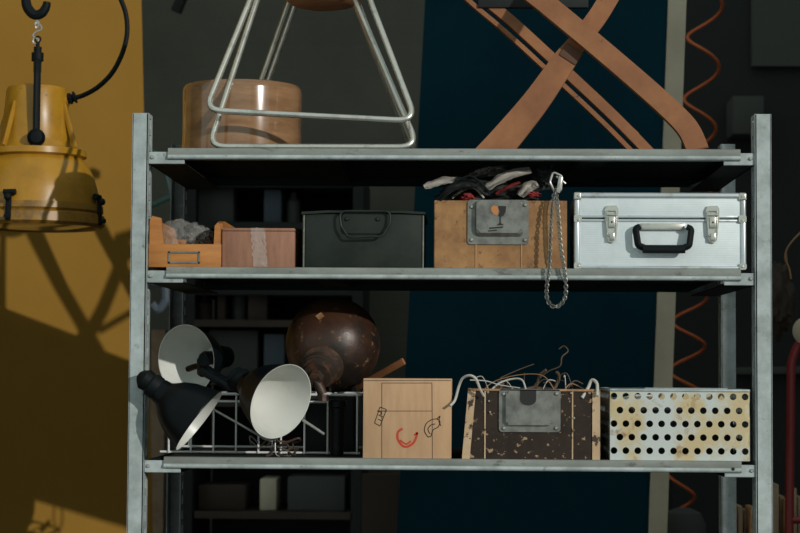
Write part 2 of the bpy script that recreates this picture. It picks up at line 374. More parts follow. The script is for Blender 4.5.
tube(bm, pts, [.008+.003*math.sin(PI*i/(len(pts)-1)) for i in range(len(pts))], 10)
single('crane_hook', bm, 'blackmat', 'heavy black hook at the top edge above the yellow lamp', 'hook', W(30,-25,YL))
bm = BM(); tube(bm, round_path([W(36,22,YL),W(38,14,YL),W(36,10,YL),W(34,14,YL)], .004, 4, True), .0018, 8, True)
tube(bm, round_path([W(36.5,30,YL),W(39,24,YL),W(37,19,YL),W(35,24,YL)], .004, 4, True), .0018, 8, True)
single('chain_link', bm, 'steel', 'two short steel chain links hanging from the heavy black hook', 'chain', W(36,30,YL))
# ------------------------------------------------------------------ top shelf
def chrome_stool(dz, label, ysh=0):
    """two trapezoid sled loops of chromed tube leaning together under a round wooden seat"""
    zb = ZT+.0015+dz; r = .0058
    t = thing('sled_stool', label, 'stool', (W(310,148,.2).x,.23,zb), 'stacked chrome stools')
    f0 = .035+ysh; xl, xr = W(207-(0 if dz else -4),148,f0).x, W(414+(0 if dz else 2),148,f0).x
    cx = (xl+xr)/2; hw = (xr-xl)/2
    for nm, y0, y1 in (('front_loop', f0, .17), ('rear_loop', .43, .30)):
        bm = BM(); H = .335
        tilt = .013 if nm == 'front_loop' and dz else 0
        zb = ZT+.0015+(dz if y0 < .2 else dz*.45)
        al, ar = (.055, .055) if y0 > .2 else ((.095, .066) if dz else (.113, .055))
        pts = [(cx-al,y1,zb+H),(cx-hw*(1 if y0 < .2 else .97)-.004,y0,zb+r+tilt*.5),(cx+hw*(1 if y0 < .2 else .97)+.004,y0,zb+r-tilt),(cx+ar,y1,zb+H)]
        tube(bm, round_path(pts, .026, 10), r, 12); link(nm, bm, 'chrome', t)
    for sx in (-.045,.045):
        bm = BM(); tube(bm, [(cx+sx,.15,zb+H+.004),(cx+sx,.32,zb+H+.004)], r, 10); link('seat_rail', bm, 'chrome', t)
    bm = BM(); lathe(bm, [(0,0),(.035,.002),(.06,.008),(.08,.022),(.095,.045),(.15,.058),(.16,.066),(.15,.07),(.09,.06),(.05,.03),(0,.02)], (cx,.235,W(310,9,.235).z+dz), (0,0,1), 48); link('seat', bm, 'wood_orange', t)
    return t
sq = .0018
chrome_stool(0, 'lower chrome sled-base stool resting directly on the top shelf')
chrome_stool((147.5-112)*mm(0)-.004, 'upper chrome sled-base stool nested over another, its bar well above the top shelf', -.006)
# drum
yd = .2; dq = mm(yd); c0 = W(242,148,yd).x; rd = 60*dq; dz1 = W(242,87,yd).z
bm = BM(); lathe(bm, [(0,0),(rd,0),(rd*1.005,.02),(rd*.995,.05),(rd,dz1-ZT-.014),(rd*.99,dz1-ZT-.006),(rd*.965,dz1-ZT-.0015),(rd*.92,dz1-ZT),(0,dz1-ZT)], (c0,yd,ZT), (0,0,1), 64)
drum = thing('round_box', 'round pale wooden box wrapped in shiny clear film behind the chrome stools', 'box', (c0,yd,ZT))
link('body', bm, 'drum', drum)
# wooden folding stool
fs = thing('folding_stool', 'brown wooden folding stool with crossed legs on right of top shelf', 'stool', (W(590,148,.2).x,.2,ZT))
def beam(name, pts, w, t, y, m='wood_stool'):
    """flat-sided timber following pts in the image plane at depth y"""
    ws = [W(px,py,y) for px, py in pts]; P2 = smooth_path(ws, 6)
    L, Rr = [], []
    N = len(P2)
    for i in range(N):
        d = (P2[min(N-1,i+1)]-P2[max(0,i-1)]); d.y = 0; d.normalize()
        n = V((-d.z,0,d.x)); ww = w[0]+(w[1]-w[0])*i/(N-1)
        L.append(P2[i]+n*ww/2); Rr.append(P2[i]-n*ww/2)
    poly = [(p.x,max(p.z,ZT+.0003)) for p in L]+[(p.x,max(p.z,ZT+.0003)) for p in reversed(Rr)]
    bm = BM(); prism(bm, poly, y-t/2, y+t/2)
    es = [e for e in bm.edges if abs((e.verts[0].co-e.verts[1].co).y) < 1e-5]
    bmesh.ops.bevel(bm, geom=es, offset=.0018, segments=2, affect='EDGES')
    return link(name, bm, m, fs)
beam('leg', [(440,-92),(519,-18),(548,6),(600,49),(650,92),(678,118),(690,133),(698,152)], (.036,.04), .02, .05)
beam('leg', [(485,163),(503,142),(535,103),(563,63),(574,49)], (.062,.038), .024, .08)
bm = BM(); 
beam('leg', [(560,64),(590,27),(609,-2),(660,-92)], (.036,.036), .018, .095)
# slotted rear leg: two rails with a gap
for dx in (0,):
    ws = [(396,-88),(470,-14),(514,24),(564,70),(614,117),(656,160)]
    off = 8.2
    beam('leg', ws, (.021,.021), .02, .36)
    beam('leg', [(x-off,y+off*1.05) for x, y in ws], (.009,.009), .02, .36)
bm = BM(); rail(W(588,47,.36), W(592,45,.095), .014, .014, bm); link('pivot_rod', bm, 'wood_end', fs)
bm = BM(); a_ = W(634,135,.36); rail(W(628,139,.36), W(636,131,.36), .018, .018, bm); link('slot_end', bm, 'wood_stool', fs)
for px in (440, 660):
    bm = BM(); rail((W(px,-92,.2).x,.03,W(px,-92,.2).z), (W(px,-92,.2).x,.40,W(px,-92,.2).z), .03, .02, bm, up=V((0,0,1))); link('top_rail', bm, 'wood_stool', fs)
bm = BM(); box(bm, (W(478,0,.36).x,.345,W(500,9,.36).z), (W(588,0,.36).x,.36,W(500,-6,.36).z), .002); link('cross_rail', bm, 'dark', fs)
bm = BM(); rail(W(567,60,.067), W(575,48,.067), .037, .003, bm); link('end_grain_face', bm, 'wood_end', fs)  # thin dark slab added for the leg's end-grain face
# ------------------------------------------------------------------ middle shelf
def X(px, Y, py=250): return W(px, py, Y).x
def Z(py, Y, px=465): return W(px, py, Y).z
# wooden tray with notched side walls
y0 = .014; x0, x1 = X(148.5,y0), X(221,y0); zt = ZM+.0005
tray = thing('wooden_tray', 'open honey-coloured wooden tray with a metal label holder at left end', 'tray', ((x0+x1)/2,.1,zt))
zf = Z(244,y0,185); zh = Z(219,y0,150)
bm = BM(); box(bm, (x0,y0,zt), (x1,y0+.012,zf), .0012); link('front_panel', bm, 'tray', tray)
bm = BM(); box(bm, (x0+.011,y0+.25,zt), (x1-.011,y0+.262,zh-.02), .0012); link('back_panel', bm, 'tray', tray)
bm = BM(); box(bm, (x0+.01,y0+.012,zt), (x1-.01,y0+.25,zt+.008)); link('bottom', bm, 'tray', tray)
for xa in (x0, x1-.011):
    bm = BM(); 
    ps = [(y0+.0121,zt),(y0+.2621,zt),(y0+.2621,zh-.012),(y0+.23,zh),(y0+.05,zh),(y0+.02,zh-.006),(y0+.0121,zf+.004)]
    prism(bm, ps, xa, xa+.011, 'yz'); link('side_panel', bm, 'tray', tray)
bm = BM(); prism(bm, [(x0+.0015,zf-.001),(x0+.0015,zh-.004),(x0+.006,zh+.006),(x0+.022,zh+.002),(x0+.028,zf-.001)], y0, y0+.011)
link('corner_upright', bm, 'tray', tray); bm = BM(); prism(bm, [(x1-.0135,zf-.001),(x1-.012,zh-.012),(x1-.007,zh-.006),(x1-.0015,zh-.01),(x1-.0015,zf-.001)], y0, y0+.011); link('corner_upright', bm, 'tray', tray)
bm = BM(); hx0, hx1 = X(168.5,y0), X(200,y0); ha, hb = Z(263.5,y0,185), Z(251.5,y0,185)
for bb in ((hx0,hx1,ha,ha+.003),(hx0,hx1,hb-.003,hb),(hx0,hx0+.003,ha,hb),(hx1-.003,hx1,ha,hb)): box(bm, (bb[0],y0-.002,bb[2]), (bb[1],y0,bb[3]))
link('label_holder', bm, 'plate', tray)
bm = BM(); crumple(bm, (X(183,.08),.09,Z(240,.08)), (.042,.04,.036), 3, .3, 5, 1.0)
single('plastic_bag', bm, 'film', 'crumpled clear plastic bag lying in the honey-coloured wooden tray', 'bag', (X(183,.08),.09,zt+.01), sharp=60)
bm = BM(); crumple(bm, (X(200,.12),.12,Z(240,.12)), (.024,.03,.02), 9, .4, 4)
single('cloth_bundle', bm, 'grey_cloth', 'dark bundle beside the plastic bag inside the wooden tray', 'bundle', (X(200,.12),.12,zt+.01))
# pinkish box with clear tape
y1 = .02; xa, xb = X(222,y1), X(294.5,y1); zb_ = Z(228,y1,258)
pb = thing('wooden_box', 'plain pinkish-brown wooden box with wrinkled clear tape on its front', 'box', ((xa+xb)/2,.1,zt))
bm = BM(); box(bm, (xa,y1,zt), (xb,y1+.2,zb_-.006), .0015); link('body', bm, 'pinkwood', pb)
bm = BM(); box(bm, (xa,y1,zb_-.0055), (xb,y1+.2,zb_), .0015); link('lid', bm, 'pinkwood', pb)
bm = BM(); n = 22
tp = []
for i in range(n+1):
    z = zt+.002+(zb_-zt-.002)*i/n; row = []
    for j in range(9):
        x = X(257+(268-257)*(1-i/n)*.3,y1)-.012+.026*j/8+.003*noise.noise(V((i*.5,1,2)))
        row.append(bm.verts.new((x, y1-.0008-.005*abs(noise.noise(V((i*.3,j*.8,5)))), z)))
    tp.append(row)
for i in range(n):
    for j in range(8): bm.faces.new((tp[i][j],tp[i][j+1],tp[i+1][j+1],tp[i+1][j]))
link('clear_tape', bm, 'tape', pb)
# black tin case
y2 = .02; xa, xb = X(303,y2), X(424,y2); zt2 = Z(211.5,y2,363); zc = ZM+.0005
bc = thing('tin_case', 'black painted tin case with drop handle on the middle shelf', 'case', ((xa+xb)/2,.12,zc))
bm = BM(); box(bm, (xa+.002,y2+.001,zc), (xb-.002,y2+.24,zt2-.003), .003, 3); link('body', bm, 'blackcase', bc)
bm = BM(); 
prism(bm, [(xa-.003,zt2-.006),(xa-.003,zt2-.001),(xa+.045,zt2+.0015),(xb-.045,zt2+.0015),(xb+.002,zt2-.001),(xb+.002,zt2-.005),(xb-.045,zt2-.0026),(xa+.045,zt2-.0026)], y2-.004, y2+.245); link('lid', bm, 'blackcase', bc)
for xx in (xa+.001, xb-.002):
    bm = BM(); tube(bm, [(xx,y2+.001,zc+.001),(xx,y2+.001,zt2-.007)], .002, 8); link('corner_bead', bm, 'edge_worn', bc)
bm = BM(); hl, hr = X(340,y2), X(390.5,y2); hb_ = Z(238,y2,363); ht = Z(210.5,y2,363)
hp = round_path([(hl-.001,y2-.010,ht-.002),(hl+.002,y2-.012,(ht+hb_)/2-.004),(hl+.016,y2-.014,hb_),(hr-.014,y2-.014,hb_+.002),(hr-.001,y2-.012,(ht+hb_)/2),(hr,y2-.010,ht-.002)], .012, 8, True)
tube(bm, hp, .0022, 10, True); link('handle', bm, 'blackcase', bc)
bm = BM(); prism(bm, rrect(hl+.004,hb_+.008,hr-.006,ht-.004,.008), y2-.003, y2+.001); hpl = link('handle_plate', bm, 'blackcase', bc)
for px in (347,378):
    bm = BM(); lathe(bm, [(0,-.005),(.003,-.005),(.0042,-.003),(.0042,.001),(0,.001)], (X(px,y2),y2-.002,Z(219,y2,363)), (0,1,0), 14); link('rivet', bm, 'blackcase', hpl)
# fibre boxes (built by one function)
def fibre_box(t, xa, xb, y, z0, z1, skin, edge, ribs, taper, plate, depth=.22, ewid=0):
    w = .006
    def quad(bm, xa_, xb_, ya, yb, ta=0, tb=0):
        p = [(xa_,z0),(xb_,z0),(xb_-tb,z1),(xa_+ta,z1)]; prism(bm, p, ya, yb)
        bmesh.ops.bevel(bm, geom=list(bm.edges), offset=.0012, segments=2, affect='EDGES')
    bm = BM(); quad(bm, xa, xb, y, y+w, taper, 0); link('front_panel', bm, skin, t)
    bm = BM(); quad(bm, xa, xb, y+depth-w, y+depth, taper, 0); link('back_panel', bm, skin, t)
    bm = BM(); prism(bm, [(xa,z0),(xa+w,z0),(xa+w+taper,z1),(xa+taper,z1)], y+w, y+depth-w); link('side_panel', bm, edge, t)
    bm = BM(); prism(bm, [(xb-w,z0),(xb,z0),(xb,z1),(xb-w,z1)], y+w, y+depth-w); link('side_panel', bm, edge, t)
    bm = BM(); box(bm, (xa+w,y+w,z0), (xb-w,y+depth-w,z0+.005)); link('bottom', bm, edge, t)
    for rx in ribs:
        bm = BM(); box(bm, (rx-.0012,y-.0015,z0+.001), (rx+.0012,y,z1-.001)); link('seam', bm, edge, t)
    if ewid:
        for sg, xx in ((1,xa),(-1,xb)):
            tt = taper if sg > 0 else 0
            bm = BM(); prism(bm, [(xx,z0),(xx+sg*ewid,z0),(xx+sg*ewid+tt,z1+.001),(xx+tt,z1+.001)][::sg], y-.0022, y); link('corner_strip', bm, edge, t)
    # pressed metal hand plate
    pa, pb_, pz0, pz1, ins = plate
    bm = BM(); prism(bm, rrect(pa,pz0,pb_,pz1,.006), y-.003, y); pl = link('hand_plate', bm, 'plate', t)
    return pl
yb = .014; xa, xb = X(434,yb), X(567,yb); z1 = Z(200.5,yb,500)
bb = thing('fibre_box', 'tan fibreboard box with metal hand plate, overflowing with cloth on middle shelf', 'box', ((xa+xb)/2,.12,zc))
pl = fibre_box(bb, xa, xb, yb, zc, z1, 'brownfibre', 'tan_edge', [X(476,yb),X(521.5,yb)], 0, (X(467.5,yb),X(528.5,yb),Z(244.5,yb,500),z1+.001,0))
bm = BM(); pa, pb_, q0, q1 = X(474.5,yb), X(523,yb), Z(237,yb,500), z1
vs = []
prism(bm, rrect(pa,q0,pb_,q1,.008), yb-.003, yb-.013)
for v in bm.verts:
    if v.co.y < yb-.01:
        v.co.x = (pa+pb_)/2+(v.co.x-(pa+pb_)/2)*.93; v.co.z = q1+(v.co.z-q1)*.9
bmesh.ops.bevel(bm, geom=[e for e in bm.edges if all(v.co.y < yb-.012 for v in e.verts)], offset=.002, segments=3, affect='EDGES')
link('pocket', bm, 'plate', pl)
for px, py in ((471.5,207),(525,205),(471.5,240),(525,240)):
    bm = BM(); screw(bm, (X(px,yb),yb-.004,Z(py,yb,500)), .0034); link('rivet', bm, 'steel', pl)
# broken-glass symbol on the pocket
yg = yb-.0132
G = lambda x, y_: (X(x,yg), Z(y_,yg,500))
bm = BM(); prism(bm, [G(498,206),(G(506,206)),G(505.5,212),G(503,216),G(500.8,217),G(500.6,223),G(504,225),G(496,225.5),G(499.2,223),G(499.4,217),G(498,215.5),G(499.5,212)], yg-.0004, yg+.0005)
prism(bm, [G(489,227.5),G(503,226.5),G(503,227.8),G(489,229)], yg-.0004, yg+.0005); prism(bm, [G(488,230.5),G(497,229.6),G(497,230.8),G(488,231.6)], yg-.0004, yg+.0005)
link('glass_symbol', bm, 'ink', pl, flat=True)
bm = BM(); prism(bm, [G(490.5,208),G(493,205.5),G(497.3,206),G(498.5,211),G(497,215.5),G(493.5,214),G(491.5,211.5)], yg-.0004, yg+.0005); link('glass_symbol_half', bm, 'orangeink', pl, flat=True)
# heap of cloths and cords in the tan box
def cloth(px, py, y, s, seed, m, label, rot=0, amp=.5, fr=2.2, name='cloth_scrap', grp='cloths heaped in the tan box'):
    bm = BM(); c = W(px,py,y); crumple(bm, c, s, seed, amp, 4, fr, rot)
    single(name, bm, m, label, 'cloth', c, grp, sharp=80)
cloth(495,196,.12, (.085,.07,.022), 1, 'black_cloth', 'large black crumpled cloth filling the tan fibreboard box')
cloth(468,186,.07, (.05,.04,.012), 2, 'black_cloth', 'black shiny cloth flopping left over the tan box', .1)
cloth(468,197,.03, (.012,.012,.007), 6, 'red_cloth', 'small red cloth peeping behind the metal plate of the tan box')
cloth(545,178,.1, (.02,.02,.022), 11, 'black_cloth', 'black upright bundle beside the steel clip on the tan box', .2)
cloth(532,194,.03, (.016,.01,.005), 12, 'red_cloth', 'dark red scrap under the small white cloth in the tan box', .1)
cloth(487,172,.1, (.03,.03,.008), 15, 'grey_cloth', 'grey cloth fold behind the broad cream cloth', -.2)
# folded cloth strips
def fold(name, pts, w, m, label, dy=.03, seed=0, grp='cloths heaped in the tan box'):
    ps = smooth_path([W(x,y,yy) for x, y, yy in pts], 8); bm = BM(); rows = []; N = len(ps)
    for i in range(N):
        d = ps[min(N-1,i+1)]-ps[max(0,i-1)]; n = V((-d.z,0,d.x)).normalized(); row = []
        ww = w*(.55+.45*math.sin(PI*min(1,max(0,(i+2)/(N+3)))))*(1+.25*noise.noise(V((i*.3,seed,0))))
        for j in range(11):
            u = j/10-.5; row.append(bm.verts.new(ps[i]+n*u*ww+V((0,dy*u+.006*noise.noise(V((i*.18,j*.35,seed)))+.004*math.cos(u*9+i*.15),0))))
        rows.append(row)
    for i in range(N-1):
        for j in range(10): bm.faces.new((rows[i][j],rows[i+1][j],rows[i+1][j+1],rows[i][j+1]))
    bmesh.ops.solidify(bm, geom=list(bm.faces), thickness=.003)
    single(name, bm, m, label, 'cloth', ps[0], grp, sharp=80)
fold('folded_cloth', ((487,188,.03),(500,179,.03),(515,173,.04),(531,170,.05)), .021, 'white_cloth', 'broad cream folded cloth across the top of the heap in the tan box', seed=1)
fold('folded_cloth', ((424,187,.02),(433,184,.03),(446,180,.04),(463,181,.05)), .018, 'white_cloth', 'pale cloth fold hanging out at the far left of the tan box', seed=2)
fold('folded_cloth', ((496,194,.02),(508,187,.02),(520,182,.03)), .010, 'red_cloth', 'red fold right beneath the broad cream cloth', seed=3)
fold('folded_cloth', ((520,196,.02),(528,187,.03),(538,184,.05)), .022, 'white_cloth', 'small white cloth at the right of the red fold in the tan box', seed=4)
fold('folded_cloth', ((438,200,.02),(452,188,.01),(470,183,.02),(486,192,.03)), .018, 'black_cloth', 'black folded cloth arching over the left front of the tan box', seed=5)
fold('folded_cloth', ((452,198,.01),(464,190,.01),(478,186,.02)), .006, 'grey_cloth', 'thin grey fold on the black arching cloth', seed=6)
for i, pts in enumerate((((446,189),(456,182),(470,176),(482,184),(490,194)), ((452,198),(462,190),(474,188),(484,198)), ((440,192),(452,186),(466,184),(476,190)))):
    bm = BM(); tube(bm, smooth_path([W(x,y,.02+.01*i) for x, y in pts], 8), .0022, 8)
    single('curled_cord', bm, 'cable_white' if i == 1 else 'blackmat', ['black cord arching over the left of the tan box','pale cord curling beside the metal plate of the tan box','lower black cord on the left of the tan box'][i], 'cord', W(pts[0][0],pts[0][1],.03))
# chain loop hanging over the shelf edge
bm = BM()
cp = smooth_path([W(x,y,yy) for x, y, yy in ((557,186,0.0),(553,200,-.008),(551,225,-.012),(549.5,262,-.012),(547,285,-.012),(547,298,-.012),(552,306,-.012),(560,305,-.012),(565.5,295,-.012),(565,275,-.012),(561,250,-.013),(559,225,-.012),(557.5,205,-.009),(556,192,.0))], 26)
acc = 0; kk = 0; last = cp[0]
for i in range(1, len(cp)-1):
    acc += (cp[i]-cp[i-1]).length
    if acc >= .0046:
        acc = 0; t = (cp[i+1]-cp[i-1]).normalized(); n1 = t.cross(V((0,1,0))).normalized(); n2 = t.cross(n1)
        u = n1 if kk % 2 else n2; kk += 1
        ring = [cp[i]+t*(.0044*math.cos(2*PI*s/10))+(u*.8+n1*.4).normalized()*(.0032*math.sin(2*PI*s/10)) for s in range(10)]
        tube(bm, ring, .0010, 5, True)
single('steel_chain', bm, 'plate', 'loop of twisted steel chain dangling from tan box over the shelf edge', 'chain', W(556,190,0))
bm = BM(); tube(bm, round_path([W(550,182,.0),W(553,172,.0),W(562,176,.0),W(561,190,.0),W(555,193,0)], .005, 5, True), .002, 8, True)
rail(W(561,176,-.003), W(558,193,-.003), .008, .003, bm); rail(W(556,176,.002), W(566,184,.002), .004, .004, bm)
single('steel_clip', bm, 'steel', 'steel spring clip at the top of the dangling chain', 'clip', W(557,186,0))
# aluminium case
ya = .012; xa, xb = X(574,ya), X(746.5,ya); z0 = ZM+.0005; z1 = Z(193,ya,660); zs = Z(218.5,ya,660)
ac = thing('aluminium_case', 'silver ribbed aluminium case with two latches at right end of middle shelf', 'case', ((xa+xb)/2,.12,z0))
bm = BM(); box(bm, (xa+.004,ya+.003,z0), (xb-.004,ya+.225,zs-.001), .003, 3); link('body', bm, 'alu', ac)
bm = BM(); box(bm, (xa+.004,ya+.003,zs+.0012), (xb-.004,ya+.225,z1-.001), .003, 3); lid = link('lid', bm, 'alu', ac)
bm = BM()
for zz_ in (z1-.004,):
    box(bm, (xa,ya-.0005,zz_-.006), (xb,ya+.01,zz_+.005), .0045, 4)
box(bm, (xa+.006,ya+.001,zs+.0012), (xb-.006,ya+.004,zs+.006), .001); 
for xx in (xa, xb-.011): box(bm, (xx,ya-.0005,zs+.0014), (xx+.011,ya+.01,z1-.002), .0045, 4)
link('lid_trim', bm, 'alu_frame', ac)
bm = BM()
box(bm, (xa,ya-.0005,z0), (xb,ya+.01,z0+.007), .003, 3); box(bm, (xa+.006,ya+.001,zs-.006), (xb-.006,ya+.004,zs-.0012), .001)
for xx in (xa, xb-.011): box(bm, (xx,ya-.0005,z0), (xx+.011,ya+.01,zs-.0014), .0045, 4)
link('body_trim', bm, 'alu_frame', ac)
for cx_, cz_, sx, sz in ((xa,z1,1,-1),(xb,z1,-1,-1),(xa,zs,1,-1),(xb,zs,-1,-1),(xa,z0,1,1),(xb,z0,-1,1)):
    bm = BM()
    if cz_ == zs: prism(bm, rrect(min(cx_,cx_+sx*.014),cz_-.007,max(cx_,cx_+sx*.014),cz_+.006,.003), ya-.002, ya)
    else:
        p = [(cx_,cz_),(cx_+sx*.016,cz_),(cx_+sx*.013,cz_+sz*.007),(cx_+sx*.007,cz_+sz*.012),(cx_,cz_+sz*.016)]
        if sz < 0: box(bm, (min(cx_-sx*.001,cx_+sx*.014),ya-.002,cz_-.014), (max(cx_-sx*.001,cx_+sx*.014),ya+.014,cz_+.0015), .0035, 3)
        else: prism(bm, rrect(min(cx_,cx_+sx*.013),cz_,max(cx_,cx_+sx*.013),cz_+.012,.004), ya-.002, ya)
    screw(bm, (cx_+sx*.008,ya-.0025,cz_+sz*.006 if cz_ != zs else cz_-.003), .0023, .002)
    link('corner_guard', bm, 'chrome', ac)
for px in (611.5,712.5):
    x = X(px,ya); H = lambda py: Z(py,ya,660)
    bm = BM(); prism(bm, [(x-.012,H(219)),(x-.0125,H(210)),(x-.009,H(206)),(x+.009,H(205.5)),(x+.0125,H(209)),(x+.012,H(219)),(x+.0105,H(228)),(x+.008,H(240)),(x+.003,H(243)),(x-.006,H(242)),(x-.0105,H(235)),(x-.009,H(229))], ya-.0018, ya+.002)
    lt = link('latch', bm, 'chrome', ac)
    bm = BM()
    tube(bm, round_path([(x-.0085,ya-.004,H(211)),(x+.0085,ya-.004,H(211)),(x+.009,ya-.004,H(222)),(x+.0075,ya-.004,H(236)),(x-.0075,ya-.004,H(236)),(x-.009,ya-.004,H(222))], .003, 4, True), .0015, 8, True)
    box(bm, (x-.0055,ya-.007,H(228)), (x+.0055,ya-.002,H(217)), .001); cyl(bm, (x-.01,ya-.004,H(215)), (x+.01,ya-.004,H(215)), .002)
    box(bm, (x-.004,ya-.008,H(241)), (x+.005,ya-.002,H(233)), .0015); link('latch_lever', bm, 'chrome', lt)
    bm = BM(); lathe(bm, [(0,-.0006),(.0018,-.0006),(.0018,.0005),(0,.0005)], (x,ya-.0071,H(222.5)), (0,1,0), 12); link('keyhole', bm, 'ink', lt)
H = lambda py: Z(py,ya,660)
bm = BM(); box(bm, (X(640,ya),ya-.004,H(230)), (X(684.5,ya),ya+.003,H(223.5)), .001); link('handle_mount', bm, 'chrome', ac)
bm = BM()
hd = round_path([(X(639.5,ya),ya-.009,H(227)),(X(635,ya),ya-.010,H(229)),(X(637.5,ya),ya-.013,H(246)),(X(645,ya),ya-.013,H(249)),(X(681,ya),ya-.013,H(249)),(X(688.5,ya),ya-.013,H(246)),(X(691,ya),ya-.010,H(229)),(X(686,ya),ya-.009,H(227))], .007, 6)
tube(bm, hd, [.0066]*len(hd), 12, flat=.75); 
tube(bm, [(X(642,ya),ya-.013,H(249.4)),(X(647,ya),ya-.013,H(249.6)),(X(679,ya),ya-.013,H(249.6)),(X(684,ya),ya-.013,H(249.4))], .0088, 12, flat=.8)
link('handle', bm, 'blackmat', ac)
# ------------------------------------------------------------------ lower shelf
LZ = ZL+.0005
def shade(c, axis, r, label, seed, bulb=False):
    ax = V(axis).normalized(); c = V(c)
    t = thing('lampshade', label, 'lampshade', tuple(c), 'old enamel lampshades on the lower shelf')
    L = r*1.25; k = r/.07
    out = [(r*1.02,0),(r*1.03,-.002),(r*.985,-.008),(r*.90,-L*.3),(r*.78,-L*.56),(r*.62,-L*.78),(r*.44,-L*.93),(.026*k,-L),(.024*k,-L-.012)]
    inn = [(.022*k,-L-.004),(r*.42,-L*.91),(r*.60,-L*.765),(r*.76,-L*.55),(r*.88,-L*.3),(r*.965,-.008),(r*1.0,0)]
    bm = BM(); lathe(bm, out+[(0,-L-.012)], c, ax, 56); sh = link('outer_shell', bm, 'black', t)
    bm = BM(); lathe(bm, [(0,-L-.003)]+inn+[(r*1.02,0.0003)], c, ax, 56); link('white_inner_shell', bm, 'white_enamel', t)
    bm = BM(); e = c-ax*(L+.010); lathe(bm, [(0,0),(.021*k,0),(.024*k,-.006),(.024*k,-.018),(.02*k,-.022),(.022*k,-.034),(.013*k,-.044),(.007*k,-.048),(0,-.048)], e, ax, 32); link('socket_cap', bm, 'blackmat', t)
    if bulb:
        bm = BM(); lathe(bm, [(0,-L+.001),(.014*k,-L+.001),(.015*k,-L+.025),(.012*k,-L+.032),(.006*k,-L+.035),(0,-L+.035)], c, ax, 28); link('bulb_holder', bm, 'black', t)
    return t
shade(W(281,401.5,.0), (.70,-.64,-.31), 38.5*mm(.0), 'biggest-looking black lampshade, its round white inside facing right beside the rusty globe', 1)
shade(W(186,360,.33), (-.50,-.86,-.06), 35*mm(.33), 'black lampshade at upper left with white inside and bulb holder facing forward', 2, True)
shade(W(199,421,-.03), (.80,-.03,-.60), 35.5*mm(.0), 'black lampshade tipped downwards at the left post, only a sliver of white inside', 3)
bm = BM(); tube(bm, smooth_path([W(188,369,.24),W(203,366,.2),W(222,378,.17),W(240,384,.16)], 6), .006, 10)
cyl(bm, W(203,361,.185), W(203,372,.215), .012, 16); rail(W(200,370,.16), W(236,392,.15), .014, .006, bm)
single('lamp_bracket', bm, 'black', 'black jointed lamp bracket lying between the upper left shade and the big one', 'bracket', W(203,366,.2))
# wire rack
RY = .14; zr = Z(394.5,RY,300); rx0, rx1 = X(160,RY,430), X(360,RY,430)
rk = thing('wire_rack', 'white coated wire rack under the lampshades and rusty globe', 'rack', ((rx0+rx1)/2,.2,LZ))
bm = BM(); r = .0022
def wire(a_, b_, rr=r): tube(bm, [a_, b_], rr, 8)
tube(bm, round_path([(rx0,RY,zr),(rx1,RY,zr),(rx1,.40,zr),(rx0,.40,zr)], .015, 5, True), r*1.25, 8, True)
link('top_rim', bm, 'white_wire', rk)
bm = BM(); wire((rx0,RY+.004,zr-.014), (X(346,RY,400),RY+.004,zr-.014)); link('cross_wire', bm, 'white_wire', rk)
for y_ in (RY+.004,.4):
    bm = BM(); wire((rx0,y_,LZ+.003), (rx1,y_,LZ+.003)); link('cross_wire', bm, 'white_wire', rk)
for px in (169,191,213.5,236,258.5,281,304.5,327.5,357):
    bm = BM(); x_ = X(px,RY,430); tube(bm, [(x_,RY,LZ+.001),(x_,RY,zr+.001),(x_,.40,zr+.001)]+([(x_,.40,LZ+.001)] if px in (169,258.5,357) else []), r*.85, 8)
    link('upright_wire', bm, 'white_wire', rk)
# rusty globe with threaded neck
GY = .21; gr = 47.5*mm(GY); gc = V((X(333,GY,340),GY,zr+.0035+gr))
gl = thing('iron_flask', 'large round rusty iron flask with threaded neck pointing down and forward', 'flask', (gc.x,gc.y,gc.z-gr))
bm = BM(); bmesh.ops.create_uvsphere(bm, u_segments=64, v_segments=40, radius=gr, matrix=Matrix.Translation(gc)); link('body', bm, 'rust', gl)
na = V((-.18,-.86,-.48)).normalized()
bm = BM(); lathe(bm, [(gr*.46,gr*.86),(gr*.44,gr*.93),(gr*.36,gr*.97),(gr*.34,gr*1.05),(gr*.37,gr*1.08),(gr*.37,gr*1.13),(gr*.32,gr*1.15),(gr*.35,gr*1.18),(gr*.35,gr*1.24),(gr*.28,gr*1.26),(gr*.28,gr*1.36),(0,gr*1.36)], gc, na, 40); nk = link('neck', bm, 'rust2', gl)
bm = BM(); e = gc+na*gr*1.34
cyl(bm, e, e+na*.02, .014, 6); cyl(bm, e+na*.01+V((0,0,-.002)), e+V((.012,-.008,-.035)), .009); cyl(bm, e+V((.012,-.008,-.035)), e+V((.012,-.008,-.047)), .012, 6); link('valve', bm, 'rust2', nk)
bm = BM(); lathe(bm, [(0,-.001),(.004,-.001),(.004,.0005)], (0,0,0), (0,0,1), 4); 
d = V((-.22,-.78,.58)).normalized(); x_, y_, z_ = frame(d)
for v in bm.verts: v.co = gc+d*(gr+.0006)+x_*v.co.x*2.2+y_*v.co.y*1.8+z_*v.co.z
bm.free(); bm = BM(); lathe(bm, [(0,0),(.009,0),(.009,-.002),(0,-.002)], gc+d*(gr+.0006), d, 4); link('label_patch', bm, 'tan_edge', gl)
